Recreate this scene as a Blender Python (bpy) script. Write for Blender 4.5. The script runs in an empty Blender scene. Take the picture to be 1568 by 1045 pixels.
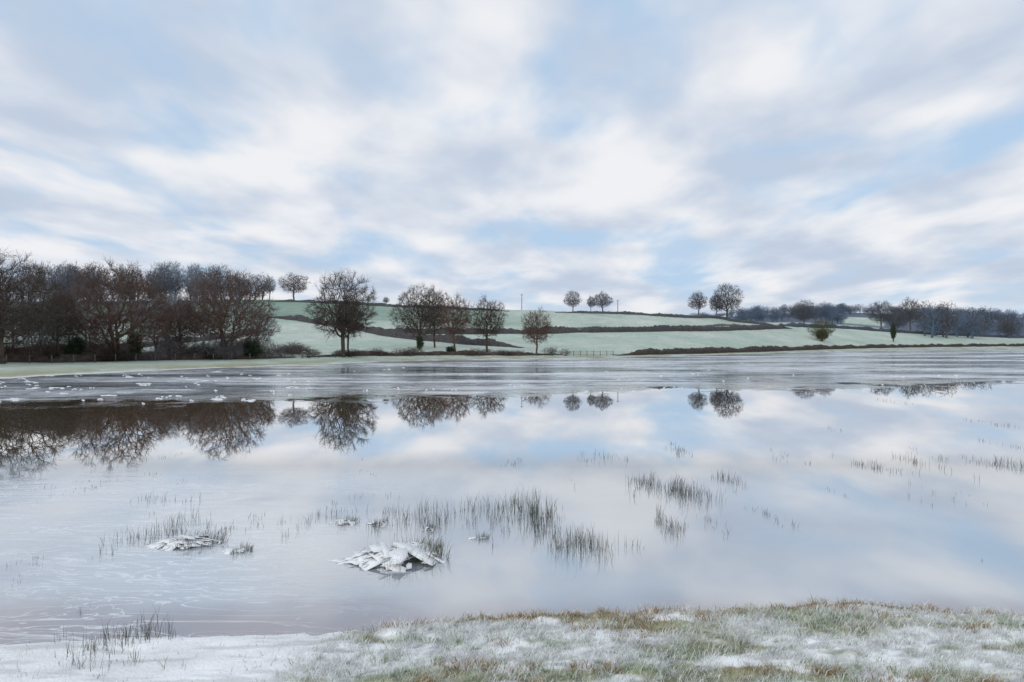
import bpy, math, numpy as np
from mathutils import Vector
rng = np.random.default_rng(7)
scene = bpy.context.scene
EYE = 3.0; F = 1045.0; HZ = 527.0; CX = 784.0   # survey constants: eye height, bearing units

# ---------------------------------------------------------------- helpers
def hash2(ix, iy, s):
    h = (ix.astype(np.int64)*374761393 + iy.astype(np.int64)*668265263 + s*974711) & 0xffffffff
    h = ((h ^ (h >> 13))*1274126177) & 0xffffffff
    return ((h ^ (h >> 16)) & 0xffff)/65535.0
def vnoise(x, y, s=0):
    x = np.asarray(x, float); y = np.asarray(y, float)
    ix = np.floor(x); iy = np.floor(y); fx = x-ix; fy = y-iy
    fx = fx*fx*(3-2*fx); fy = fy*fy*(3-2*fy)
    a = hash2(ix, iy, s); b = hash2(ix+1, iy, s); c = hash2(ix, iy+1, s); d = hash2(ix+1, iy+1, s)
    return (a*(1-fx)+b*fx)*(1-fy)+(c*(1-fx)+d*fx)*fy
def fbm(x, y, s=0, o=4):
    t = 0; a = .5; tot = 0
    for i in range(o):
        c_, s_ = math.cos(.6*i), math.sin(.6*i)
        t = t+a*vnoise((x*c_-y*s_)*2**i+i*17.3, (x*s_+y*c_)*2**i-i*9.1, s+i); tot += a; a *= .5
    return t/tot
def sstep(a, b, x):
    t = np.clip((x-a)/(b-a), 0, 1); return t*t*(3-2*t)

def mk(name, V, tris=None, quads=None, mat=None, col=None, smooth=False, link=True):
    V = np.asarray(V, np.float32)
    me = bpy.data.meshes.new(name)
    nt = 0 if tris is None else len(tris); nq = 0 if quads is None else len(quads)
    me.vertices.add(len(V)); me.vertices.foreach_set('co', V.ravel())
    loops = []; starts = []
    if nt: loops.append(np.asarray(tris, np.int32).ravel()); starts.append(np.arange(nt)*3)
    if nq: loops.append(np.asarray(quads, np.int32).ravel()); starts.append(nt*3+np.arange(nq)*4)
    loops = np.concatenate(loops).astype(np.int32); starts = np.concatenate(starts).astype(np.int32)
    me.loops.add(len(loops)); me.loops.foreach_set('vertex_index', loops)
    me.polygons.add(nt+nq); me.polygons.foreach_set('loop_start', starts)
    me.update(calc_edges=True); me.validate()
    if smooth: me.polygons.foreach_set('use_smooth', np.ones(nt+nq, bool))
    if col is not None:
        a = me.color_attributes.new('Col', 'FLOAT_COLOR', 'POINT')
        c = np.ones((len(V), 4), np.float32); c[:, :3] = col
        a.data.foreach_set('color', c.ravel())
    if mat: me.materials.append(mat)
    if not link: return me
    ob = bpy.data.objects.new(name, me); scene.collection.objects.link(ob)
    return ob

def material(name, color=(.5, .5, .5), rough=.8, vary=.25, scale=3.0, attr=False, bump=0, bscale=20, spec=.3):
    m = bpy.data.materials.new(name); m.use_nodes = True
    nt = m.node_tree; b = nt.nodes['Principled BSDF']
    b.inputs['Roughness'].default_value = rough
    b.inputs['Specular IOR Level'].default_value = spec
    geo = nt.nodes.new('ShaderNodeNewGeometry')
    n = nt.nodes.new('ShaderNodeTexNoise'); n.inputs['Scale'].default_value = scale; n.inputs['Detail'].default_value = 4
    nt.links.new(geo.outputs['Position'], n.inputs['Vector'])
    mr = nt.nodes.new('ShaderNodeMapRange'); mr.inputs['From Min'].default_value = .3; mr.inputs['From Max'].default_value = .7
    mr.inputs['To Min'].default_value = 1-vary; mr.inputs['To Max'].default_value = 1+vary
    nt.links.new(n.outputs['Fac'], mr.inputs['Value'])
    mul = nt.nodes.new('ShaderNodeVectorMath'); mul.operation = 'SCALE'
    if attr:
        a = nt.nodes.new('ShaderNodeVertexColor'); a.layer_name = 'Col'
        nt.links.new(a.outputs['Color'], mul.inputs[0])
    else: mul.inputs[0].default_value = color
    nt.links.new(mr.outputs['Result'], mul.inputs['Scale'])
    nt.links.new(mul.outputs[0], b.inputs['Base Color'])
    if bump:
        n2 = nt.nodes.new('ShaderNodeTexNoise'); n2.inputs['Scale'].default_value = bscale; n2.inputs['Detail'].default_value = 6
        nt.links.new(geo.outputs['Position'], n2.inputs['Vector'])
        bp = nt.nodes.new('ShaderNodeBump'); bp.inputs['Strength'].default_value = bump; bp.inputs['Distance'].default_value = .05
        nt.links.new(n2.outputs['Fac'], bp.inputs['Height']); nt.links.new(bp.outputs[0], b.inputs['Normal'])
    return m

# ---------------------------------------------------------------- terrain survey
T = {
 -300:(48,[(70,562),(130,547),(200,530),(280,495),(340,466)]),
 0:(59,[(83,557),(135,545),(200,527),(280,490),(340,462)]),
 200:(73,[(96,553),(145,543),(200,524),(280,488),(340,461)]),
 400:(90,[(109,550),(150,538),(200,515),(260,487),(330,459)]),
 500:(101,[(118,548),(160,534),(200,514),(260,488),(330,461)]),
 600:(115,[(134,546),(170,531),(210,514),(260,492),(320,467)]),
 700:(128,[(142,545.5),(175,532),(215,515),(260,495),(310,471)]),
 800:(136,[(147,546),(178,533),(217,515),(250,501),(300,475)]),
 900:(146,[(154,545.5),(182,532),(220,513),(250,500),(290,478)]),
 1000:(160,[(170,543.5),(200,530),(235,512),(260,502),(290,481)]),
 1100:(190,[(200,541),(232,524),(262,510),(282,502),(300,488)]),
 1200:(228,[(240,537.5),(272,522),(300,510),(322,504),(350,497)]),
 1300:(275,[(290,534),(322,523),(355,511),(400,504),(450,502)]),
 1400:(320,[(338,532),(370,523),(405,516),(450,511),(520,509)]),
 1568:(395,[(415,530),(440,524),(475,521),(520,518),(600,516)]),
 1900:(420,[(440,530),(470,525),(500,522),(540,520),(620,518)]),
}
FAR = {-300:500,0:500,600:500,900:492,1000:487,1100:485,1200:480,1300:478,1400:482,1568:486,1900:486}
pxs = np.array(sorted(T), float)
gp = np.linspace(-300, 1900, 441)
def smoothcol(v):
    a = np.interp(gp, pxs, v); k = np.hanning(17); k /= k.sum()
    return np.convolve(np.pad(a, 8, mode='edge'), k, 'valid')
D = []; Z = []
dS = smoothcol([T[int(p)][0] for p in pxs])
dS = dS + 4.0*(fbm(gp/35., gp*0, 3)-.5)*dS/100
D.append(dS-25); Z.append(np.full_like(gp, -.8))
D.append(dS); Z.append(np.zeros_like(gp))
for k in range(5):
    d = smoothcol([T[int(p)][1][k][0] for p in pxs]); y = smoothcol([T[int(p)][1][k][1] for p in pxs])
    D.append(d); Z.append(EYE-(y-HZ)/F*d)
D.append(D[-1]*1.12+8); Z.append(Z[-1]-3)
fy = np.interp(gp, sorted(FAR), [FAR[k] for k in sorted(FAR)])
D.append(np.full_like(gp, 760)); Z.append(EYE-(fy+9-HZ)/F*760)
D.append(np.full_like(gp, 1050)); Z.append(EYE-(fy-HZ)/F*1050)
D.append(np.full_like(gp, 1500)); Z.append(Z[-1]-12)
D.append(np.full_like(gp, 7000)); Z.append(np.full_like(gp, 20.))
SX = [-40, -5.13, -3.6, -2.0, -1.2, -.32, .6, 1.58, 2.5, 3.5, 4.6, 5.65, 40]
SY = [6.3, 6.84, 7.0, 7.06, 7.3, 7.5, 7.55, 7.63, 7.75, 7.9, 7.72, 7.5, 6.6]
def near_shore(x):
    rg = sstep(-2.6, -1.2, x)
    return np.interp(x, SX, SY)+(.26*(fbm(x*1.3, x*0, 5)-.5)+.20*(fbm(x*6, x*0, 8, 3)-.5))*(.3+.7*rg)
def height(x, y):
    x = np.asarray(x, float); y = np.asarray(y, float)
    yy = np.maximum(y, 20); p = CX+F*x/yy
    zf = np.full(x.shape, -.8)
    ds = [np.interp(p, gp, d) for d in D]; zs = [np.interp(p, gp, z) for z in Z]
    for k in range(len(ds)-1):
        t = (yy-ds[k])/(ds[k+1]-ds[k]); m = (t >= 0)&(t < 1)
        zf = np.where(m, zs[k]+(zs[k+1]-zs[k])*t, zf)
    zf = np.where(yy >= ds[-1], zs[-1], zf)
    zf = zf+np.where(yy > ds[1], np.clip((yy-ds[1])/20, 0, 1)*(fbm(x/14, y/14, 11)-.5)*.5, 0)
    ys = near_shore(x); u = ys-y
    left = sstep(-1.2, -2.6, x)
    bump = ((fbm(x*2.2, y*2.6, 21, 5)-.45)*.10+(fbm(x*6, y*6, 23, 3)-.5)*.05)*(1-left)+(fbm(x*2, y*4, 22, 3)-.45)*.04*left
    zn = np.where(u > 0, np.minimum(u, .15)*.22+np.maximum(u-.15, 0)*.055+bump*np.clip(u*4, 0, 1)+np.maximum(0, 4.6-y)*.2, np.maximum(u*.25+bump*.3, -.8))
    return np.where(y < 20, np.maximum(zn, -.8), zf)

def ground_at(px, level):   # distance along a bearing where ground meets a sight level
    d = np.linspace(float(np.interp(px, gp, D[1])), float(np.interp(px, gp, D[6])), 900)
    x = (px-CX)/F*d; z = height(x, d)
    lv = HZ+(EYE-z)/d*F
    i = np.argmax(lv <= level) if (lv <= level).any() else len(d)-1
    return float(d[i])
def pos(px, d):
    x = (px-CX)/F*d; return x, d, float(height(np.array([x]), np.array([d]))[0])

rows = np.concatenate([np.linspace(-25, 5, 14), np.linspace(5.1, 8.4, 150), np.linspace(8.6, 45, 16), np.linspace(46, 460, 240), np.geomspace(465, 7000, 70)])
s = np.linspace(-1.25, 1.25, 460); s = np.sign(s)*(np.abs(s)**1.25)
Yg, Sg = np.meshgrid(rows, s, indexing='ij')
Xg = Sg*(np.maximum(Yg, 0)*.85+10)
Zg = height(Xg, Yg)
V = np.stack([Xg, Yg, Zg], -1).reshape(-1, 3)
nr, nc = Xg.shape
i = np.arange(nr-1)[:, None]*nc+np.arange(nc-1)[None]
quads = np.stack([i, i+1, i+nc+1, i+nc], -1).reshape(-1, 4)
X, Y = V[:, 0], V[:, 1]; P = CX+F*X/np.maximum(Y, 5)
n1 = fbm(X/18, Y/18, 31)[:, None]; n2 = fbm(X/2.5, Y/2.5, 32)[:, None]
field = np.array([.44, .52, .445])+(n1-.5)*np.array([.26, .18, .2])
upper = np.array([.25, .345, .28])+(n1-.5)*.14
dU = np.interp(P, gp, D[5])
tU = (sstep(-6, 4, Y-dU)*sstep(900, 600, P))[:, None]
c = field*(1-tU)+upper*tU
c = c*(.82+.36*n2)
dsh = np.interp(P, gp, D[1]); dh = np.interp(P, gp, D[2])
strip = (sstep(dsh+16, dsh+3, Y)*sstep(40, 50, Y))[:, None]*sstep(.3, .6, fbm(X/3, Y/5, 35))[:, None]
c = c*(1-strip)+np.array([.34, .34, .22])*strip
rim = (sstep(1.5, .2, np.abs(Y-dsh-.8))*sstep(40, 50, Y))[:, None]*sstep(.4, .55, fbm(X/4, Y/9, 36))[:, None]
c = c*(1-rim)+np.array([.75, .77, .78])*rim
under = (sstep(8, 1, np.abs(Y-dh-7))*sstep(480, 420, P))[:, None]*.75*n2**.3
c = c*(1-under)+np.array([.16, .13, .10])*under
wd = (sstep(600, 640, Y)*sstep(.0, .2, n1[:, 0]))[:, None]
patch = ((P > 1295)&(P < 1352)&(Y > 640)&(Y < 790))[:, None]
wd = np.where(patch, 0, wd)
c = c*(1-wd)+np.array([.10, .13, .175])*wd  # distant wood floor, blue aerial haze mixed into its colour
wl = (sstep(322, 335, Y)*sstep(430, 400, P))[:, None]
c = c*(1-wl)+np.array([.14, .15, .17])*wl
nb = Y < 20
lx = X+(fbm(X*2, Y*2, 41)-.5)*1.2+(7-Y)*.25
left = sstep(-1.3, -2.1, lx)[:, None]
a1 = sstep(.38, .54, fbm(X*1.3+Y*.5, Y*3.2, 42))[:, None]; a2 = sstep(.38, .60, fbm(X*9, Y*9, 43))[:, None]
u = (near_shore(X)-Y)[:, None]
edge = sstep(.30, .0, u+.25*(fbm(X*4, Y*4, 46)[:, None]-.5))*(1-left)
g = np.array([.88, .90, .90])*a1+np.array([.36, .37, .24])*(1-a1)
g = g*(.58+.46*a2)
g = g*(1-edge*.8)+np.array([.24, .155, .08])*edge*.8
crust = np.array([.92, .93, .94])*(.95+.06*a2)
dirt = sstep(.56, .70, fbm(X*2+Y, Y*9, 44))[:, None]*.5
crust = crust*(1-dirt)+np.array([.55, .56, .55])*dirt
gn = g*(1-left)+crust*left
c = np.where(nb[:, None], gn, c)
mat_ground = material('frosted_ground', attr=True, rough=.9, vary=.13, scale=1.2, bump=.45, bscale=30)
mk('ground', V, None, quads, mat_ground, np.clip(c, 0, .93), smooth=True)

# ---------------------------------------------------------------- water / ice sheet
def water_mat():
    m = bpy.data.materials.new('flood_water_ice'); m.use_nodes = True; nt = m.node_tree; nt.nodes.clear()
    N = nt.nodes.new; L = nt.links.new
    geo = N('ShaderNodeNewGeometry'); sep = N('ShaderNodeSeparateXYZ'); L(geo.outputs['Position'], sep.inputs[0])
    def math_(op, a, b=None, c=None, clamp=False):
        n = N('ShaderNodeMath'); n.operation = op; n.use_clamp = clamp
        for i, v in enumerate((a, b, c)):
            if v is None: continue
            if isinstance(v, (int, float)): n.inputs[i].default_value = v
            else: L(v, n.inputs[i])
        return n.outputs[0]
    def noise(scale, detail=4, rough=.5, dist=0, vec=(1, 1, 1), rot=0):
        mp = N('ShaderNodeMapping'); mp.inputs['Scale'].default_value = vec; mp.inputs['Rotation'].default_value = (0, 0, rot)
        L(geo.outputs['Position'], mp.inputs[0])
        n = N('ShaderNodeTexNoise'); n.inputs['Scale'].default_value = scale; n.inputs['Detail'].default_value = detail
        n.inputs['Roughness'].default_value = rough; n.inputs['Distortion'].default_value = dist
        L(mp.outputs[0], n.inputs['Vector']); return n.outputs['Fac']
    def rng_(v, a, b, c=0, d=1):
        n = N('ShaderNodeMapRange'); n.interpolation_type = 'SMOOTHSTEP'
        n.inputs['From Min'].default_value = a; n.inputs['From Max'].default_value = b
        n.inputs['To Min'].default_value = c; n.inputs['To Max'].default_value = d
        L(v, n.inputs['Value']); return n.outputs['Result']
    def mixc(f, a, b):
        n = N('ShaderNodeMix'); n.data_type = 'RGBA'
        if isinstance(f, float): n.inputs[0].default_value = f
        else: L(f, n.inputs[0])
        for i, v in ((6, a), (7, b)):
            if isinstance(v, tuple): n.inputs[i].default_value = v+(1,)
            else: L(v, n.inputs[i])
        return n.outputs[2]
    x, y = sep.outputs[0], sep.outputs[1]
    yb = math_('MINIMUM', math_('MULTIPLY_ADD', x, .35, 43.), 58.)
    yy = math_('ADD', math_('SUBTRACT', y, yb), math_('MULTIPLY', math_('SUBTRACT', noise(.16, 7, .7), .5), 36.))
    farm = rng_(yy, -3, 5)
    leftr = math_('MULTIPLY', rng_(x, -.5, -4.5), rng_(y, 17.5, 14))
    leftm = math_('MULTIPLY', leftr, rng_(noise(.35, 3), .34, .52))
    feather = noise(1.5, 5, .55, 1.5, (.30, 1.5, 1), .45)
    ridge = math_('ABSOLUTE', math_('SUBTRACT', feather, .5))
    lines = rng_(ridge, .024, .0)
    feather2 = noise(.9, 4, .55, 2.2, (.5, 1.6, 1), .9)
    lines2 = rng_(math_('ABSOLUTE', math_('SUBTRACT', feather2, .47)), .018, .0)
    lines = math_('MULTIPLY', math_('MAXIMUM', lines, lines2), math_('MULTIPLY', leftm, .75))
    # broken slush: coarse windrows + fine crumbs
    sl1 = noise(.30, 7, .72, .4, (.22, .75, 1)); sl2 = noise(1.1, 5, .7, .3, (.6, .8, 1))
    sl = math_('MULTIPLY_ADD', sl1, .65, math_('MULTIPLY', sl2, .35))
    patchy = noise(.07, 5, .65, .3, (.3, 1, 1))
    slw = math_('MULTIPLY', rng_(sl, .515, .59), rng_(patchy, .42, .55, .12, .9)); sld = rng_(sl, .50, .43)
    base = mixc(rng_(noise(.25, 4), .35, .65), (.36, .40, .44), (.46, .50, .53))
    base = mixc(rng_(y, 14, 20), base, (.19, .145, .08))  # brown of the tree reflections tinted into the diffuse colour
    base = mixc(math_('MULTIPLY', leftm, .5), base, (.60, .63, .66))
    slc = mixc(slw, mixc(sld, (.29, .32, .36), (.055, .06, .06)), (.80, .83, .86))
    base = mixc(farm, base, slc)
    shore = rng_(math_('ADD', y, math_('MULTIPLY', noise(.9, 3), 1.2)), 9.0, 7.9)
    base = mixc(math_('MULTIPLY', shore, .8), base, (.31, .26, .265))
    base = mixc(lines, base, (.88, .9, .92))
    dif = N('ShaderNodeBsdfDiffuse'); L(base, dif.inputs['Color'])
    gl = N('ShaderNodeBsdfGlossy'); gl.inputs['Color'].default_value = (.965, .965, .965, 1)
    rr = rng_(noise(.5, 5, .6), .42, .72, .004, .03)
    rr = math_('ADD', rr, math_('MULTIPLY', leftm, .08))
    farr = math_('MULTIPLY', farm, rng_(patchy, .40, .62, .08, .30))
    L(math_('ADD', rr, farr), gl.inputs['Roughness'])
    h = math_('ADD', math_('MULTIPLY', farm, math_('MULTIPLY', sl, 1.2)), math_('MULTIPLY', leftm, math_('MULTIPLY', feather, .16)))
    bp = N('ShaderNodeBump'); bp.inputs['Strength'].default_value = .25; bp.inputs['Distance'].default_value = .12
    L(h, bp.inputs['Height']); L(bp.outputs[0], gl.inputs['Normal'])
    fr = N('ShaderNodeFresnel'); fr.inputs['IOR'].default_value = 1.75
    f = math_('MULTIPLY_ADD', fr.outputs[0], .70, .30)
    f = math_('MAXIMUM', f, rng_(y, 12, 20, 0., .91))
    f = math_('MULTIPLY', f, math_('SUBTRACT', 1.0, math_('MULTIPLY', farm, math_('MAXIMUM', math_('MULTIPLY', slw, .9), math_('MULTIPLY_ADD', sld, .35, .25)))))
    f = math_('MULTIPLY', f, math_('SUBTRACT', 1.0, math_('MULTIPLY', lines, .85)))
    f = math_('MULTIPLY', f, math_('SUBTRACT', 1.0, math_('MULTIPLY', shore, .35)))
    mx = N('ShaderNodeMixShader'); L(f, mx.inputs[0]); L(dif.outputs[0], mx.inputs[1]); L(gl.outputs[0], mx.inputs[2])
    out = N('ShaderNodeOutputMaterial'); L(mx.outputs[0], out.inputs[0])
    return m
mk('flood_water', [(-600, 2, 0), (700, 2, 0), (700, 520, 0), (-600, 520, 0)], None, [(0, 1, 2, 3)], water_mat())

# ---------------------------------------------------------------- trees
def tubes(A, B, ra, rb, k):
    d = B-A; L = np.linalg.norm(d, axis=1, keepdims=True)+1e-9; d = d/L
    up = np.where(np.abs(d[:, 2:3]) > .9, np.array([[1., 0, 0]]), np.array([[0, 0, 1.]]))
    u = np.cross(d, up); u /= np.linalg.norm(u, axis=1, keepdims=True)+1e-9; v = np.cross(d, u)
    a = np.arange(k)*2*np.pi/k
    off = u[:, None]*np.cos(a)[None, :, None]+v[:, None]*np.sin(a)[None, :, None]
    P0 = A[:, None]+off*ra[:, None, None]; P1 = B[:, None]+off*rb[:, None, None]
    V = np.concatenate([P0, P1], 1).reshape(-1, 3)
    b = np.arange(len(A))[:, None]*2*k; j = np.arange(k)[None]; j2 = (j+1) % k
    Q = np.stack([b+j, b+j2, b+k+j2, b+k+j], -1).reshape(-1, 4)
    return V, Q
def make_tree(name, seed, H=12., W=11., trunk=.2, n=1500, stems=1, bf=.28, leaf=.017, twig=.95, ntw=5, lead=.5, lump=.3, leaves=0, low=.44, tw=.0125):
    r = np.random.default_rng(seed)
    nodes = []; par = []; pl = []
    for sI in range(stems):
        a = r.uniform(0, 6.28); sp = 0 if stems == 1 else W*.035
        p = np.array([math.cos(a)*sp, math.sin(a)*sp, -.3]); prev = -1; L = 0
        lean = r.normal(0, .06 if stems == 1 else .22, 2); hmax = H*max(trunk, lead*r.uniform(.8, 1.1))
        while p[2] < hmax:
            nodes.append(p.copy()); par.append(prev); pl.append(L); prev = len(nodes)-1
            st = np.array([lean[0]+r.normal(0, .12), lean[1]+r.normal(0, .12), 1.])*H*.05
            p = p+st; L += np.linalg.norm(st)
    nt0 = len(nodes)
    pts = []
    lx = r.uniform(0, 100)
    while len(pts) < n:
        q = r.normal(size=3); q /= np.linalg.norm(q)
        lm = 1-lump*float(vnoise(np.array([math.atan2(q[1], q[0])*1.6+lx+q[2]*2.3]), np.array([q[2]*2.6+lx]), seed)[0])
        rad = r.uniform()**(1/2.6)*lm
        zz = q[2]*rad
        z = H*(trunk*.75+(1-trunk*.75)*(low+(1-low)*zz*1.08 if zz > 0 else low+low*zz))
        pts.append(np.array([q[0]*rad*W*.54, q[1]*rad*W*.54, z]))
    pts = np.array(pts)
    allp = np.zeros((nt0+n, 3)); allp[:nt0] = nodes; path = np.zeros(nt0+n); path[:nt0] = pl
    parent = np.full(nt0+n, -1); parent[:nt0] = par
    best = np.full(n, 1e9); bi = np.zeros(n, int)
    for k in range(nt0):
        if nodes[k][2] < trunk*H*.8: continue
        c_ = np.linalg.norm(pts-allp[k], axis=1)+bf*path[k]; m = c_ < best; best[m] = c_[m]; bi[m] = k
    alive = np.ones(n, bool); cnt = nt0
    for _ in range(n):
        j = int(np.argmin(np.where(alive, best, 1e9)))
        alive[j] = False; k = bi[j]
        allp[cnt] = pts[j]; parent[cnt] = k; path[cnt] = path[k]+np.linalg.norm(pts[j]-allp[k])
        c_ = np.linalg.norm(pts-allp[cnt], axis=1)+bf*path[cnt]; m = c_ < best; best[m] = c_[m]; bi[m] = cnt
        cnt += 1
    e = 2.2; area = np.zeros(cnt); kids = np.zeros(cnt, int)
    for k in range(cnt-1, -1, -1):
        if kids[k] == 0: area[k] = leaf**e
        if parent[k] >= 0: area[parent[k]] += area[k]; kids[parent[k]] += 1
    rad = area**(1/e)
    ch = np.nonzero(parent >= 0)[0]; pa = parent[ch]
    A = allp[pa]; B = allp[ch]; rb = rad[ch]; ra = np.minimum(rad[pa], rb*1.2)
    base = A[:, 2] < .2; ra = np.where(base, ra*1.5, ra)
    ln = np.linalg.norm(B-A, axis=1, keepdims=True)
    M = (A+B)/2+r.normal(0, .09, A.shape)*ln+np.array([0, 0, -.03])*ln
    thick = rb > .09; M[thick] = ((A+B)/2)[thick]
    rm = (ra+rb)/2
    Vs = []; Qs = []; o = 0
    for msk, k in ((rb > .06, 7), (rb <= .06, 3)):
        for a_, b_, r1, r2 in ((A, M, ra, rm), (M, B, rm, rb)):
            v, q = tubes(a_[msk], b_[msk], r1[msk], r2[msk], k); Vs.append(v); Qs.append(q+o); o += len(v)
    thin = rb < leaf*2.0; tb = B[thin]; td = (B-A)[thin]; td /= np.linalg.norm(td, axis=1, keepdims=True)+1e-9
    cen = np.array([0, 0, H*.45]); outw = tb-cen; outw /= np.linalg.norm(outw, axis=1, keepdims=True)
    f = leaf*.62 if tw is None else tw
    for t in range(ntw):
        dr = td*.6+outw*.5+r.normal(0, .55, td.shape)+np.array([0, 0, .15]); dr /= np.linalg.norm(dr, axis=1, keepdims=True)
        l = r.uniform(.35, 1, len(tb))[:, None]*twig*H/12
        b0 = tb-td*r.uniform(0, .4, len(tb))[:, None]; mid = b0+dr*l*.55
        end = mid+(dr+r.normal(0, .35, dr.shape))*l*.45
        for a_, b_, r1, r2 in ((b0, mid, f, f*.8), (mid, end, f*.8, f*.4)):
            v, q = tubes(a_, b_, np.full(len(a_), r1), np.full(len(a_), r2), 3); Vs.append(v); Qs.append(q+o); o += len(v)
        side = mid+(dr+r.normal(0, .8, dr.shape))*l*.4
        v, q = tubes(mid, side, np.full(len(mid), f*.6), np.full(len(mid), f*.3), 3); Vs.append(v); Qs.append(q+o); o += len(v)
    if leaves:
        c0 = pts[r.integers(0, n, leaves)]+r.normal(0, .18, (leaves, 3))
        a_ = r.normal(size=(leaves, 3)); a_ /= np.linalg.norm(a_, axis=1, keepdims=True); b_ = np.cross(a_, r.normal(size=(leaves, 3))); b_ /= np.linalg.norm(b_, axis=1, keepdims=True)
        sz = r.uniform(.06, .13, leaves)[:, None]
        v = np.stack([c0-a_*sz, c0-b_*sz*.6, c0+a_*sz, c0+b_*sz*.6], 1).reshape(-1, 3)
        Vs.append(v); Qs.append((np.arange(leaves)[:, None]*4+np.arange(4)[None])+o); o += len(v)
    me = mk(name, np.concatenate(Vs), None, np.concatenate(Qs), None, link=False)
    me.materials.append(None)
    return me
m_oak = material('bark_oak', (.078, .060, .049), vary=.35, scale=1.5)
m_red = material('bark_reddish', (.120, .076, .060), vary=.35, scale=1.5)
m_mid = material('bark_haze_grey', (.10, .10, .112), vary=.25, scale=.6)  # slight aerial haze painted into the bark colour
m_far = material('bark_haze_pale', (.20, .225, .27), vary=.25, scale=.4)  # bark paled and blued to paint in distance haze
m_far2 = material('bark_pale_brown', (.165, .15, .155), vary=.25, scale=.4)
m_blue = material('bark_haze_blue', (.13, .175, .245), vary=.3, scale=.05)  # blue is painted aerial haze, not bark colour
m_ivy = material('ivy_leaves', (.032, .05, .025), vary=.5, scale=2)
m_grn = material('mossy_twigs', (.10, .105, .05), vary=.35, scale=2)
OAK = [make_tree('oak_a', 1, 12, 11, .24, 1500, low=.42), make_tree('oak_b', 2, 12, 12, .16, 1600, stems=2, lead=.42),
       make_tree('oak_c', 3, 12, 9.5, .27, 1300, lump=.4), make_tree('oak_d', 5, 12, 13, .1, 1700, stems=4, lead=.4, lump=.35),
       make_tree('oak_e', 9, 12, 11, .22, 1400, stems=1, lump=.45, lead=.55), make_tree('oak_f', 17, 12, 12.5, .14, 1700, stems=3, lead=.45, lump=.3)]
SM = [make_tree('wood_a', 12, 12, 9, .12, 420, leaf=.035, lump=.3, ntw=3, twig=.8, tw=.02), make_tree('wood_b', 13, 12, 11, .1, 460, leaf=.035, lump=.45, ntw=3, twig=.8, tw=.02), make_tree('wood_c', 14, 12, 8, .1, 400, leaf=.035, lump=.3, stems=2, ntw=3, twig=.8, tw=.02)]
SH = [make_tree('shrub_a', 21, 4, 5, .03, 400, stems=5, leaf=.012, lump=.4, lead=.3, twig=2, ntw=3, tw=.008), make_tree('shrub_b', 22, 4, 6, .02, 430, stems=6, leaf=.012, lump=.5, lead=.3, twig=2, ntw=3, tw=.008)]
IV = [make_tree('ivy_a', 31, 4, 3.6, .05, 260, stems=2, leaf=.014, leaves=3800, lump=.5, twig=.8, ntw=3, tw=.008)]
def place(name, me, mat, px, d, hgt, wid=None, rot=None, parent=None, baseH=12., baseW=11., sink=.1):
    x, y, z = pos(px, d)
    ob = bpy.data.objects.new(name, me); scene.collection.objects.link(ob)
    ob.location = (x, y, z-sink); ob.rotation_euler = (0, 0, rng.uniform(0, 6.28) if rot is None else rot)
    s_ = hgt/baseH; w = s_ if wid is None else wid/baseW
    ob.scale = (w, w, s_)
    ob.material_slots[0].link = 'OBJECT'; ob.material_slots[0].material = mat
    if parent: ob.parent = parent
    return ob
def tree(px, d, top, wpx, me, mat, name='oak_tree'):
    x, y, z = pos(px, d)
    h = EYE+(HZ-top)/F*d-z
    return place(name, me, mat, px, d, h*1.03, wpx/F*d*.96)
# front row
tree(-2, 82, 384, 195, OAK[1], m_oak); tree(185, 97, 404, 160, OAK[3], m_red); tree(348, 108, 412, 132, OAK[5], m_red)
tree(526, 122, 415, 118, OAK[0], m_oak); tree(534, 124, 445, 60, OAK[2], m_oak)
tree(640, 165, 434, 82, OAK[1], m_oak); tree(699, 145, 448, 64, OAK[2], m_red); tree(746, 160, 452, 72, OAK[4], m_oak); tree(666, 172, 436, 60, OAK[4], m_red)
tree(822, 150, 470, 58, OAK[4], m_red)
tree(92, 92, 440, 84, OAK[2], m_oak); tree(275, 108, 452, 72, OAK[4], m_red); tree(58, 90, 455, 76, OAK[5], m_far2); tree(240, 112, 455, 76, OAK[1], m_far2); tree(130, 102, 434, 84, OAK[5], m_far2)
tree(-90, 80, 400, 170, OAK[0], m_red); tree(310, 128, 440, 76, OAK[0], m_far2); tree(395, 140, 462, 60, OAK[3], m_far2); tree(20, 110, 425, 90, OAK[4], m_far2)
# hill trees
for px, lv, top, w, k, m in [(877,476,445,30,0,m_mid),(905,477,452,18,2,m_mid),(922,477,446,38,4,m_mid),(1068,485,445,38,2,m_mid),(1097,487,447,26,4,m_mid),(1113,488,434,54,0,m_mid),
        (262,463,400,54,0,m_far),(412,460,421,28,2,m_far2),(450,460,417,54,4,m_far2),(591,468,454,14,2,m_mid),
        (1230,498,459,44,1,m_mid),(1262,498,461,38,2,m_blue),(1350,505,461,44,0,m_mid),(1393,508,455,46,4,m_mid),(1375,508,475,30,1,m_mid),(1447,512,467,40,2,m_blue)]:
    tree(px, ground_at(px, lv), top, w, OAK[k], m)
tree(1258, 300, 489, 38, OAK[5], m_grn, 'hawthorn_tree')
place('ivy_bush', IV[0], m_grn, 1258, 300.5, 6, 7, baseH=4, baseW=3.6)
place('ivy_clad_tree', IV[0], m_ivy, 1368, 352, 11.2, 3.4, baseH=4, baseW=3.6)

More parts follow.
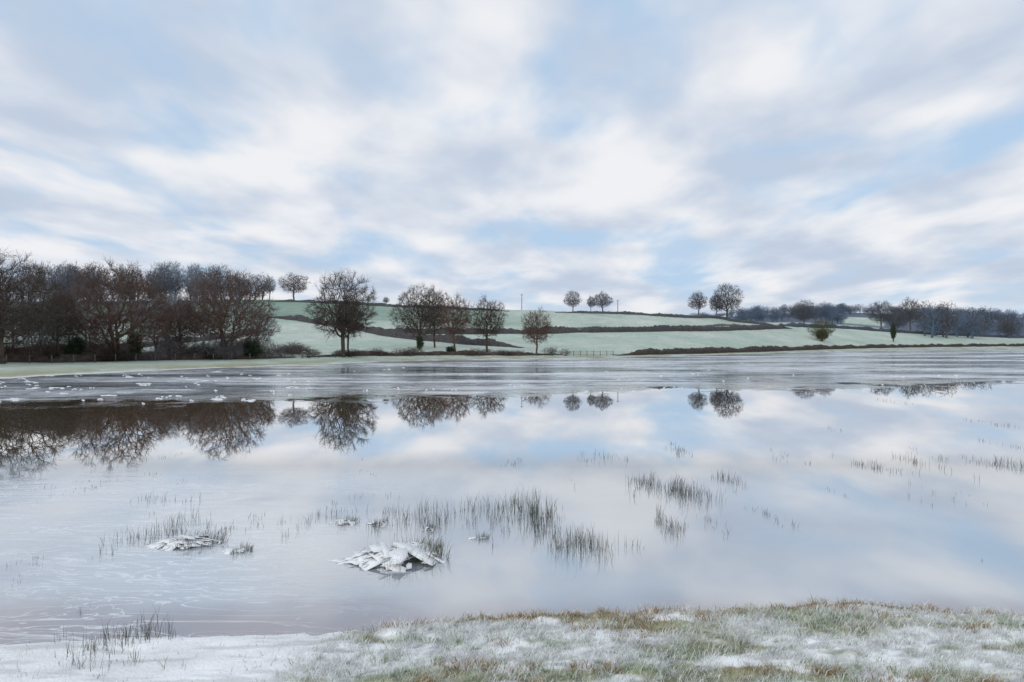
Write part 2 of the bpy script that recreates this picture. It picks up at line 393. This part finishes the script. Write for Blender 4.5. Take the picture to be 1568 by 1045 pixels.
def group(name):
    e = bpy.data.objects.new(name, None); scene.collection.objects.link(e); return e
wl_ = group('hilltop_woodland')
for k in range(95):
    px = rng.uniform(-200, 402); d = rng.uniform(312, 372)
    top = 403+rng.uniform(-3, 13)+max(0, (px-300)*.10)
    x, y, z = pos(px, d); h = (EYE+(HZ-top)/F*d-z)*1.08
    place('wood_tree', SM[k % 3], [m_far, m_far2, m_mid][k % 3], px, d, h, rng.uniform(10, 16), parent=wl_)
for k in range(45):
    px = rng.uniform(-200, 405); d = rng.uniform(225, 318)
    place('wood_tree', SM[k % 3], [m_far2, m_far][k % 2], px, d, rng.uniform(6, 13), rng.uniform(8, 13), parent=wl_)
fw = group('distant_woodland')
for k in range(380):
    px = rng.uniform(935, 1700); d = rng.choice([650, 720, 790, 870, 950, 1040])+rng.uniform(-30, 30)
    if 1290 < px < 1356 and d < 800: continue
    if px < 1130 and d < 930: continue
    h = rng.uniform(9, 17) if px > 1120 else rng.uniform(5, 9)
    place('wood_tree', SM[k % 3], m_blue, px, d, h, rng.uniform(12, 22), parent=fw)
for k in range(36):
    px = rng.uniform(1410, 1700); d = ground_at(px, rng.uniform(513, 519))
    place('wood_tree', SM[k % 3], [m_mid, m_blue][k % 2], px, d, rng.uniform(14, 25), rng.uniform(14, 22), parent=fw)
us = group('shrub_undergrowth')
for k in range(125):
    px = rng.uniform(-160, 462); d = float(np.interp(px, gp, D[2]))+rng.uniform(0, 24)
    h = rng.uniform(1.3, 4.2)*(1 if px < 420 else .7)
    place('shrub', SH[k % 2], [m_red, m_far2, m_oak][k % 3], px, d, h, rng.uniform(3, 7), parent=us, baseH=4, baseW=5)
for k in range(26):
    px = rng.uniform(470, 870); d = float(np.interp(px, gp, D[2]))+rng.uniform(0, 8)
    place('shrub', SH[k % 2], [m_red, m_oak][k % 2], px, d, rng.uniform(1., 1.9), rng.uniform(2.5, 5), parent=us, baseH=4, baseW=5)
for px, dd, h, w in [(115,4,4.2,3.2),(207,3,5.0,2.6),(386,3,3.6,4.0),(78,3,2.4,2.6),(322,2,2.4,2.2),(643,22,4,2.4),(690,6,2,3)]:
    d = float(np.interp(px, gp, D[2]))+dd
    place('ivy_bush', IV[0], m_ivy, px, d, h, w, baseH=4, baseW=3.6)

# ---------------------------------------------------------------- blades (grass, twigs)
def blades(base, h, w, az, lean, col, tipcol=None):
    n = len(base); dr = np.stack([np.cos(az), np.sin(az), np.zeros(n)], 1); sd = np.stack([-np.sin(az+1.3), np.cos(az+1.3), np.zeros(n)], 1)
    w = w[:, None]; h = h[:, None]; lean = lean[:, None]; up = np.array([[0, 0, 1.]])
    mid = base+up*h*.55*np.sqrt(np.maximum(1-lean**2*.25, .05))+dr*h*lean*.25
    tip = base+up*h*np.sqrt(np.maximum(1-np.minimum(lean, 1)**2*.9, .03))+dr*h*lean*.9
    V = np.stack([base-sd*w, base+sd*w, mid-sd*w*.7, mid+sd*w*.7, tip], 1).reshape(-1, 3)
    b = np.arange(n)[:, None]*5
    tr = np.concatenate([b+np.array([[0, 1, 3]]), b+np.array([[0, 3, 2]]), b+np.array([[2, 3, 4]])])
    tc = col if tipcol is None else tipcol
    C = np.stack([col*.6, col*.6, (col+tc)/2, (col+tc)/2, tc], 1).reshape(-1, 3)  # blade feet darkened: shade between blades put into the colour
    return V, tr, C
mat_blade = material('grass_blades', attr=True, rough=.7, vary=.15, scale=6)
# near bank frosted grass
N = 165000
bx = rng.uniform(-7.5, 9, N); by = rng.uniform(5.2, 8.05, N)
# tussocks: pull blades toward clump centres
ncl = 3500; kx = rng.uniform(-7.5, 9, ncl); ky = rng.uniform(5.2, 8.0, ncl); ci = rng.integers(0, ncl, N); cl = rng.uniform(size=N) < .5
ang = rng.uniform(0, 6.28, N); cr = np.abs(rng.normal(0, .035, N))
bx = np.where(cl, kx[ci]+np.cos(ang)*cr, bx); by = np.where(cl, ky[ci]+np.sin(ang)*cr, by)
u = near_shore(bx)-by
lxx = bx+(fbm(bx*2, by*2, 41)-.5)*1.2+(7-by)*.25
dens = fbm(bx*4.5, by*4.5, 51); lf = sstep(-1.1, -2.0, lxx)
keep = (u > -.05)&(rng.uniform(size=N) < (.0+1.4*dens)*(1-.96*lf)*np.clip(.3+u*3, 0, 1))
bx, by, u, dens, cl, ci, ang = bx[keep], by[keep], u[keep], dens[keep], cl[keep], ci[keep], ang[keep]
n = len(bx); bz = height(bx, by)-.005
q = fbm(bx*1.6, by*3, 52)+np.where(bx > 2.5, .04, 0); q2 = np.where(cl, hash2(ci, ci*3+1, 4), rng.uniform(size=n))
white_zone = sstep(.36, .58, fbm(bx*1.3+by*.5, by*3.2, 42))
frost = np.array([.92, .94, .93]); green = np.array([.22, .38, .13]); brown = np.array([.36, .24, .11]); pale = np.array([.62, .66, .50])
gsel = sstep(.46, .58, q)[:, None]
bsel = np.clip(sstep(.30, .02, u+.3*(fbm(bx*4, by*4, 46)-.5))*.9+sstep(.57, .64, fbm(bx*1.5, by*3, 55)), 0, 1)[:, None]*(rng.uniform(size=n) < .7)[:, None]
col = pale*(1-gsel)+green*gsel; col = col*(1-bsel)+brown*bsel
fr_ = (q2 < .42+.45*white_zone)[:, None]&(bsel < .6); col = np.where(fr_, frost, col)
tip = col*.25+frost*.75; tip = np.where(bsel > .5, col*1.3, tip)
col = col*rng.uniform(.65, 1.1, n)[:, None]
V, tr, C = blades(np.stack([bx, by, bz], 1), rng.uniform(.04, .13, n)*(.5+dens), rng.uniform(.0014, .0040, n), np.where(cl, ang, rng.uniform(0, 6.28, n)), rng.uniform(.35, 1.25, n), col, tip)
mk('frosted_grass', V, tr, None, mat_blade, np.clip(C, 0, .93))

# emergent grass
tufts = [(212,820,28,70,22),(262,812,48,90,30),(300,822,40,50,18),(380,804,40,34,12),(445,803,35,40,22),(520,790,35,40,16),(590,803,26,70,20),(575,765,60,16,9),(660,795,45,160,30),(722,788,28,70,22),(785,778,40,150,28),(825,795,26,190,42),(760,820,22,34,22),(845,832,30,70,26),(895,838,50,200,34),(870,820,50,40,20),
 (990,744,30,150,20),(1045,755,36,230,24),(1112,735,22,90,13),(1025,804,22,120,22),(1095,802,22,34,14),(1150,783,25,16,12),(1185,795,14,24,14),(1040,692,20,50,10),(930,704,38,40,11),(790,712,30,24,7),(1210,700,35,24,7),(1345,716,30,60,10),(1410,710,14,50,14),(1315,710,12,40,12),(1415,697,24,26,8),(1518,712,28,80,10),(1553,712,9,60,18),(1560,686,6,30,9),(1515,648,12,30,6),(1478,586,14,24,6),(1380,617,12,10,7),(1405,767,2,5,9),(1458,765,4,8,14),(1480,760,18,8,8),(1290,758,14,8,8),(1270,655,6,8,8),(1500,858,3,3,10),
 (105,753,45,40,8),(235,703,20,20,7),(270,735,60,20,7),(25,868,25,20,12),(20,890,20,10,10),(555,716,30,16,5),(880,750,5,6,6),(1110,560,60,14,4),(1440,600,30,20,5),(1240,560,40,24,3),
 (150,1003,60,90,42),(245,985,28,50,46),(205,975,20,36,40),(110,965,30,14,22),(240,770,60,36,14)]
B_ = []; H_ = []
for px, lv, hw, cnt, hp in tufts:
    d0 = EYE*F/(lv-HZ); cnt = int(cnt*1.35)
    nc_ = max(3, cnt//6); cc = rng.normal(0, .5, nc_)*hw; cd = rng.normal(0, .035, nc_)*d0; pick = rng.integers(0, nc_, cnt)
    k = cc[pick]+rng.normal(0, .16, cnt)*hw; dd = cd[pick]+rng.normal(0, .010, cnt)*d0
    x = (px-CX+k)/F*d0; y = d0+dd
    B_.append(np.stack([x, y, np.full(cnt, -.02)], 1)); H_.append(rng.uniform(.3, 1.1, cnt)*rng.uniform(.6, 1.1, nc_)[pick]*hp/F*d0+.02)
B_ = np.concatenate(B_); H_ = np.concatenate(H_); n = len(B_)
B_[:, 2] = np.maximum(height(B_[:, 0], B_[:, 1]), -.02)-.005
col = np.where(rng.uniform(size=n)[:, None] < .3, np.array([.24, .21, .15]), np.array([.085, .10, .085]))*rng.uniform(.6, 1.3, n)[:, None]
V, tr, C = blades(B_, H_, np.clip(.0014+.00016*B_[:, 1], .002, .009), rng.uniform(0, 6.28, n), np.abs(rng.normal(0, .32, n)), col)
mk('emergent_grass', V, tr, None, mat_blade, C)

# ---------------------------------------------------------------- ice mounds
m_ice = material('white_ice', (.90, .92, .93), rough=.4, vary=.04, scale=9, bump=.3, bscale=40, spec=.5)
def mound(px, lv, wpx, hgt, nsh, seed, point=0):
    r = np.random.default_rng(seed); d0 = EYE*F/(lv-HZ); cx = (px-CX)/F*d0; R = wpx/F*d0/2
    V = []; Tq = []; o = 0
    def plate(c, nrm, az, L, W):
        nonlocal o
        k = r.integers(5, 9); a = np.sort(r.uniform(0, 6.28, k)); t = np.array([math.cos(az), math.sin(az), 0])
        t = t-nrm*np.dot(t, nrm); t /= np.linalg.norm(t); b = np.cross(nrm, t)
        rr = r.uniform(.65, 1.2, k)
        pts = c+np.outer(np.cos(a)*L*rr, t)+np.outer(np.sin(a)*W*rr, b)
        bot = pts-nrm*.012
        V.append(np.concatenate([[c+nrm*.004], pts, bot]))
        for i_ in range(k):
            j_ = (i_+1) % k
            Tq.append((o, o+1+i_, o+1+j_)); Tq.append((o+1+i_, o+1+k+i_, o+1+j_)); Tq.append((o+1+j_, o+1+k+i_, o+1+k+j_))
        o += 1+2*k
    for i_ in range(nsh):
        az = r.uniform(0, 6.28); rr = R*math.sqrt(r.uniform(.0, 1))*.85
        sl = hgt/R*r.uniform(.3, 1.8)
        c = np.array([cx+math.cos(az)*rr, d0+math.sin(az)*rr*.65, hgt*(1-(rr/R)**1.3)*r.uniform(.4, .95)+.01])
        nrm = np.array([math.cos(az)*sl, math.sin(az)*sl, 1.])+r.normal(0, .12, 3); nrm /= np.linalg.norm(nrm)
        s_ = R*r.choice([.1, .16, .24, .42])*r.uniform(.8, 1.2); plate(c, nrm, az+r.normal(0, 1.), s_, s_*r.uniform(.25, .8))
    if point:
        for i_ in range(8):
            f = r.uniform(.45, .95); c = np.array([cx-R*f, d0-.12*R+r.normal(0, .05), hgt*(1-f)*.5+.012])
            nrm = np.array([-.12, -.2, 1.])+r.normal(0, .04, 3); nrm /= np.linalg.norm(nrm); plate(c, nrm, r.normal(.1, .12), R*.34, R*.17*(1.3-f))
    mk('ice_mound', np.concatenate(V), Tq, None, m_ice)
    n = int(300*R/.8)+22; a = r.uniform(-1.9, 2.6, n); q_ = np.sqrt(r.uniform(size=n))
    bs = np.stack([cx+np.cos(a)*q_*R*.9+R*.12, d0+np.sin(a)*q_*R*.7, np.full(n, 0.)], 1)
    out = a+r.normal(0, .3, n); return blades(bs, r.uniform(.5, 1.25, n)*(hgt+.08), np.full(n, .0026), out, np.abs(r.normal(.6, .3, n)), np.tile(np.array([.12, .12, .08]), (n, 1))*r.uniform(.5, 1.4, n)[:, None])
gv = []; gt = []; gc = []; o = 0
for args in [(604,858,164,.18,66,1,1),(290,833,112,.11,46,2,1),(364,844,50,.05,16,3,0),(525,801,50,.07,20,4,0),(575,804,34,.05,12,5,0),(733,825,32,.03,10,6,0),(655,811,24,.04,9,7,0),(632,840,90,.10,20,8,0)]:
    V, t, C = mound(*args); gv.append(V); gt.append(t+o); gc.append(C); o += len(V)
mk('mound_grass', np.concatenate(gv), np.concatenate(gt), None, mat_blade, np.concatenate(gc))

# snow-ice scraps on the far sheet
m_scrap = material('scrap_ice', (.76, .79, .81), rough=.6, vary=.12, scale=2)
V = []; Tq = []; o = 0
fl = [(60,595,16),(100,603,8),(170,606,12),(28,612,9),(335,611,14),(300,582,10),(215,588,8),(400,580,10),(45,585,8),(445,593,7),(1060,572,8),(330,570,8),(1440,601,9)]
fl += [(rng.uniform(-40, 460), rng.uniform(573, 618), rng.uniform(1.5, 5)) for _ in range(60)]+[(rng.uniform(450, 1500), rng.uniform(556, 600), rng.uniform(1, 3.5)) for _ in range(40)]
for px, lv, hw in fl:
    for sub in range(3):
        l2 = lv+rng.normal(0, .8); d0 = EYE*F/(l2-HZ); R = hw/F*d0*rng.uniform(.4, .9); cx = (px-CX)/F*d0+rng.normal(0, .6)*R*1.6; k = 11; a = np.arange(k)/k*6.283
        rr = R*rng.uniform(.45, 1.15, k)
        ring = np.stack([cx+np.cos(a)*rr, d0+np.sin(a)*rr, np.full(k, -.01)], 1)
        top = np.stack([cx+np.cos(a)*rr*.7, d0+np.sin(a)*rr*.7, rng.uniform(.005, .05, k)], 1)
        V.append(np.concatenate([ring, top, [[cx, d0, .035]]]))
        for i_ in range(k):
            j_ = (i_+1) % k; Tq += [(o+i_, o+j_, o+k+j_), (o+i_, o+k+j_, o+k+i_), (o+k+i_, o+k+j_, o+2*k)]
        o += 2*k+1
mk('ice_scraps', np.concatenate(V), Tq, None, m_scrap, smooth=True)

# ---------------------------------------------------------------- hedges
m_hedge = material('hedge_twigs', attr=True, rough=.9, vary=.35, scale=1.5)
def hedge(line, h, w, name='hedgerow', by_level=True, tone=(.060, .050, .045), dens=26, seed=0):
    r = np.random.default_rng(seed+5)
    pts = np.array([((px-CX)/F*d, d) for px, d in [(px, ground_at(px, lv) if by_level else lv) for px, lv in line]])
    seg = np.linalg.norm(np.diff(pts, axis=0), axis=1); L = np.concatenate([[0], np.cumsum(seg)])
    n = int(L[-1]/.6)+2; t = np.linspace(0, L[-1], n)
    x = np.interp(t, L, pts[:, 0]); y = np.interp(t, L, pts[:, 1])
    kk = np.hanning(25); kk /= kk.sum()
    if n > 60: x = np.convolve(np.pad(x, 12, mode='reflect', reflect_type='odd'), kk, 'valid'); y = np.convolve(np.pad(y, 12, mode='reflect', reflect_type='odd'), kk, 'valid')
    tx = np.gradient(x); ty = np.gradient(y); l = np.hypot(tx, ty)+1e-9; nx, ny = -ty/l, tx/l
    taper = np.clip(np.minimum(t, L[-1]-t)/12, .15, 1)
    hh = h*(.35+.9*fbm(t/5, t*0, seed, 4))*taper; ww = w*(.7+.6*vnoise(t/2, t*0, seed+3))
    prof = [(-.5, -.1), (-.5, .5), (-.25, .9), (.25, .92), (.5, .5), (.5, -.1)]
    V = np.stack([np.stack([x+nx*a*ww+r.normal(0, .08, n), y+ny*a*ww+r.normal(0, .08, n), height(x+nx*a*w, y+ny*a*w)+hh*b*r.uniform(.8, 1.15, n)], 1) for a, b in prof], 1)
    k = len(prof); V = V.reshape(-1, 3); i = np.arange(n-1)[:, None]*k+np.arange(k-1)[None]
    Q = np.stack([i, i+1, i+k+1, i+k], -1).reshape(-1, 4)
    C = np.tile(np.array(tone)*.8, (len(V), 1))
    m = int(L[-1]*dens); tt = r.uniform(0, L[-1], m); bx = np.interp(tt, t, x)+r.normal(0, w*.3, m); by = np.interp(tt, t, y)+r.normal(0, w*.3, m)
    bz = height(bx, by)+np.interp(tt, t, hh)*r.uniform(.0, .7, m)
    bv, bt, bc = blades(np.stack([bx, by, bz], 1), np.interp(tt, t, hh)*r.uniform(.25, .65, m), np.full(m, .03), r.uniform(0, 6.28, m), np.abs(r.normal(.3, .3, m)), np.tile(np.array(tone), (m, 1))*r.uniform(.8, 2.0, m)[:, None])
    return mk(name, np.concatenate([V, bv]), bt+len(V), Q, m_hedge, np.concatenate([C, bc]))
DH = lambda px, o=0: float(np.interp(px, gp, D[2]))+o
hedge([(p, DH(p, 3)) for p in range(-300, 471, 30)], 1.6, 1.4, by_level=False, seed=1, tone=(.10, .078, .062))
hedge([(p, DH(p, 3)) for p in range(470, 881, 30)], 1.15, 1.2, by_level=False, seed=2, tone=(.095, .07, .058))
hedge([(p, DH(p, 1)) for p in list(range(942, 1700, 30))], 1.7, 1.8, by_level=False, seed=3, tone=(.072, .058, .05))
hedge([(412,486),(450,490),(500,498),(560,508),(600,516),(650,522),(740,529),(800,533)], 2.4, 2.2, seed=4, tone=(.09, .085, .088))
hedge([(560,509),(620,511),(720,512),(780,511),(850,511),(930,509),(1000,508),(1080,507),(1150,505),(1210,503)], 2.2, 2.2, seed=5, tone=(.09, .085, .088))
hedge([(800,505),(900,504),(1000,504),(1180,501)], .8, 1.2, seed=6, tone=(.16, .17, .16), dens=10)
hedge([(408,462.5),(460,463),(520,465.5),(600,470),(700,474),(780,477)], 1.5, 1.6, seed=7, tone=(.10, .11, .12))
hedge([(850,479),(900,480),(960,481.5),(1000,484),(1060,487),(1120,492),(1190,499)], 1.3, 1.8, seed=8, tone=(.10, .11, .12))
hedge([(1200,499),(1260,502),(1300,504),(1400,511),(1480,515),(1600,518)], 2.2, 3, seed=9, tone=(.08, .095, .12))
hedge([(-100,540),(60,538),(200,534),(330,520),(412,505)], 1.8, 2, seed=10, tone=(.12, .11, .11))

# ---------------------------------------------------------------- fence, poles
m_wood = material('weathered_wood', (.13, .12, .105), vary=.3, scale=4)
def box_arr(cs, sx, sy, sz):
    o8 = np.array([[-1,-1,-1],[1,-1,-1],[1,1,-1],[-1,1,-1],[-1,-1,1],[1,-1,1],[1,1,1],[-1,1,1]])*.5
    V = (np.array(cs)[:, None]+o8[None]*np.array([sx, sy, sz])).reshape(-1, 3)
    f = np.array([[0,3,2,1],[4,5,6,7],[0,1,5,4],[1,2,6,5],[2,3,7,6],[3,0,4,7]])
    return V, (np.arange(len(cs))[:, None, None]*8+f[None]).reshape(-1, 4)
def fence(p0, p1, off, name, step, rails, hgt=1.15, rr=.03):
    xs = []; px = p0
    while px < p1:
        d = DH(px, off); xs.append(pos(px, d)); px += step/d*F
    cs = [(x, y, z+hgt/2-.1) for x, y, z in xs]
    V, Q = box_arr(cs, .11, .11, hgt); A = []; Bv = []
    for a, b in zip(xs[:-1], xs[1:]):
        for rz in rails: A.append((a[0], a[1]-.07, a[2]+rz)); Bv.append((b[0], b[1]-.07, b[2]+rz))
    v, q = tubes(np.array(A), np.array(Bv), np.full(len(A), rr), np.full(len(A), rr), 4)
    return mk(name, np.concatenate([V, v]), None, np.concatenate([Q, q+len(V)]), m_wood)
fence(-100, 866, -.5, 'wire_fence', 2.8, (.5, .9), rr=.006)
fence(868, 942, 0, 'wooden_gate_fence', 1.5, (.3, .65, 1.0), 1.3)
def pole(px, lv, top):
    d = ground_at(px, lv); x, y, z = pos(px, d); h = EYE+(HZ-top)/F*d-z
    v, q = tubes(np.array([[x, y, z-.3], [x-.8, y, z+h-.6]]), np.array([[x, y, z+h], [x+.8, y, z+h-.6]]), np.array([.16, .06]), np.array([.11, .06]), 8)
    mk('telegraph_pole', v, None, q, m_wood)
pole(799, 475, 450); pole(946, 481, 459)

# ---------------------------------------------------------------- world
w = bpy.data.worlds.new('World'); scene.world = w; w.use_nodes = True; nt = w.node_tree; nt.nodes.clear()
Nn = nt.nodes.new; L = nt.links.new
sky = Nn('ShaderNodeTexSky'); sky.sky_type = 'NISHITA'; sky.sun_disc = False
SE, SR = math.radians(22), math.radians(215)
sky.sun_elevation = SE; sky.sun_rotation = SR
tc = Nn('ShaderNodeTexCoord'); sp = Nn('ShaderNodeSeparateXYZ'); L(tc.outputs['Generated'], sp.inputs[0])
def wm(op, a, b=None):
    n = Nn('ShaderNodeMath'); n.operation = op
    for i, v in enumerate((a, b)):
        if v is None: continue
        if isinstance(v, (int, float)): n.inputs[i].default_value = v
        else: L(v, n.inputs[i])
    return n.outputs[0]
zc = wm('ADD', wm('MAXIMUM', sp.outputs[2], 0.), .15)
cb = Nn('ShaderNodeCombineXYZ'); L(wm('DIVIDE', sp.outputs[0], zc), cb.inputs[0]); L(wm('DIVIDE', sp.outputs[1], zc), cb.inputs[1])
def wn(scale, detail, rough, dist, rot=0., sc=(1, 1, 1), loc=(0, 0, 0)):
    mp = Nn('ShaderNodeMapping'); mp.inputs['Rotation'].default_value = (0, 0, rot); mp.inputs['Scale'].default_value = sc; mp.inputs['Location'].default_value = loc
    L(cb.outputs[0], mp.inputs[0]); n = Nn('ShaderNodeTexNoise'); n.inputs['Scale'].default_value = scale; n.inputs['Detail'].default_value = detail
    n.inputs['Roughness'].default_value = rough; n.inputs['Distortion'].default_value = dist; L(mp.outputs[0], n.inputs['Vector']); return n.outputs['Fac']
def wr(v, a, b, c=0, d=1):
    n = Nn('ShaderNodeMapRange'); n.interpolation_type = 'SMOOTHSTEP'
    for k_, q_ in (('From Min', a), ('From Max', b), ('To Min', c), ('To Max', d)): n.inputs[k_].default_value = q_
    L(v, n.inputs['Value']); return n.outputs['Result']
def wmix(f, a, b):
    n = Nn('ShaderNodeMix'); n.data_type = 'RGBA'
    if isinstance(f, float): n.inputs[0].default_value = f
    else: L(f, n.inputs[0])
    for i, v in ((6, a), (7, b)):
        if isinstance(v, tuple): n.inputs[i].default_value = v+(1,)
        else: L(v, n.inputs[i])
    return n.outputs[2]
blue = wmix(.9, sky.outputs[0], (4.7, 6.4, 8.5))
shade = wn(2.1, 4, .48, .15, -.5, (1, .7, 1), (4.4, 1.7, 0)); cover = wn(1.9, 4, .5, .2, .6, (1, .6, 1), (2.3, 5.2, 0))
cloud = wmix(wr(shade, .32, .66), (5.3, 6.15, 7.5), (8.7, 8.8, 9.1))
c1 = wmix(wr(cover, .30, .52), blue, cloud)
hz = wr(sp.outputs[2], .0, .09, .7, 0.)
c1 = wmix(hz, c1, wmix(wr(shade, .42, .62), (5.9, 6.7, 7.9), (8.1, 8.2, 8.5)))
bg = Nn('ShaderNodeBackground'); bg.inputs['Strength'].default_value = .1; L(c1, bg.inputs[0])
wo = Nn('ShaderNodeOutputWorld'); L(bg.outputs[0], wo.inputs[0])

sl = bpy.data.lights.new('sun', 'SUN'); sl.energy = 1.0; sl.angle = math.radians(15); sl.color = (1, .95, .88)
so = bpy.data.objects.new('sun', sl); scene.collection.objects.link(so)
v = Vector((math.sin(SR)*math.cos(SE), math.cos(SR)*math.cos(SE), math.sin(SE)))
so.rotation_euler = v.to_track_quat('Z', 'Y').to_euler()

cam = bpy.data.cameras.new('camera'); cam.lens = 24; cam.sensor_width = 36; cam.clip_end = 20000
co = bpy.data.objects.new('camera', cam); scene.collection.objects.link(co); co.location = (0, 0, EYE)
co.rotation_euler = (math.radians(90)+math.atan(4.5/F), 0, 0); scene.camera = co
scene.view_settings.view_transform = 'Standard'; scene.view_settings.look = 'None'; scene.view_settings.exposure = 0
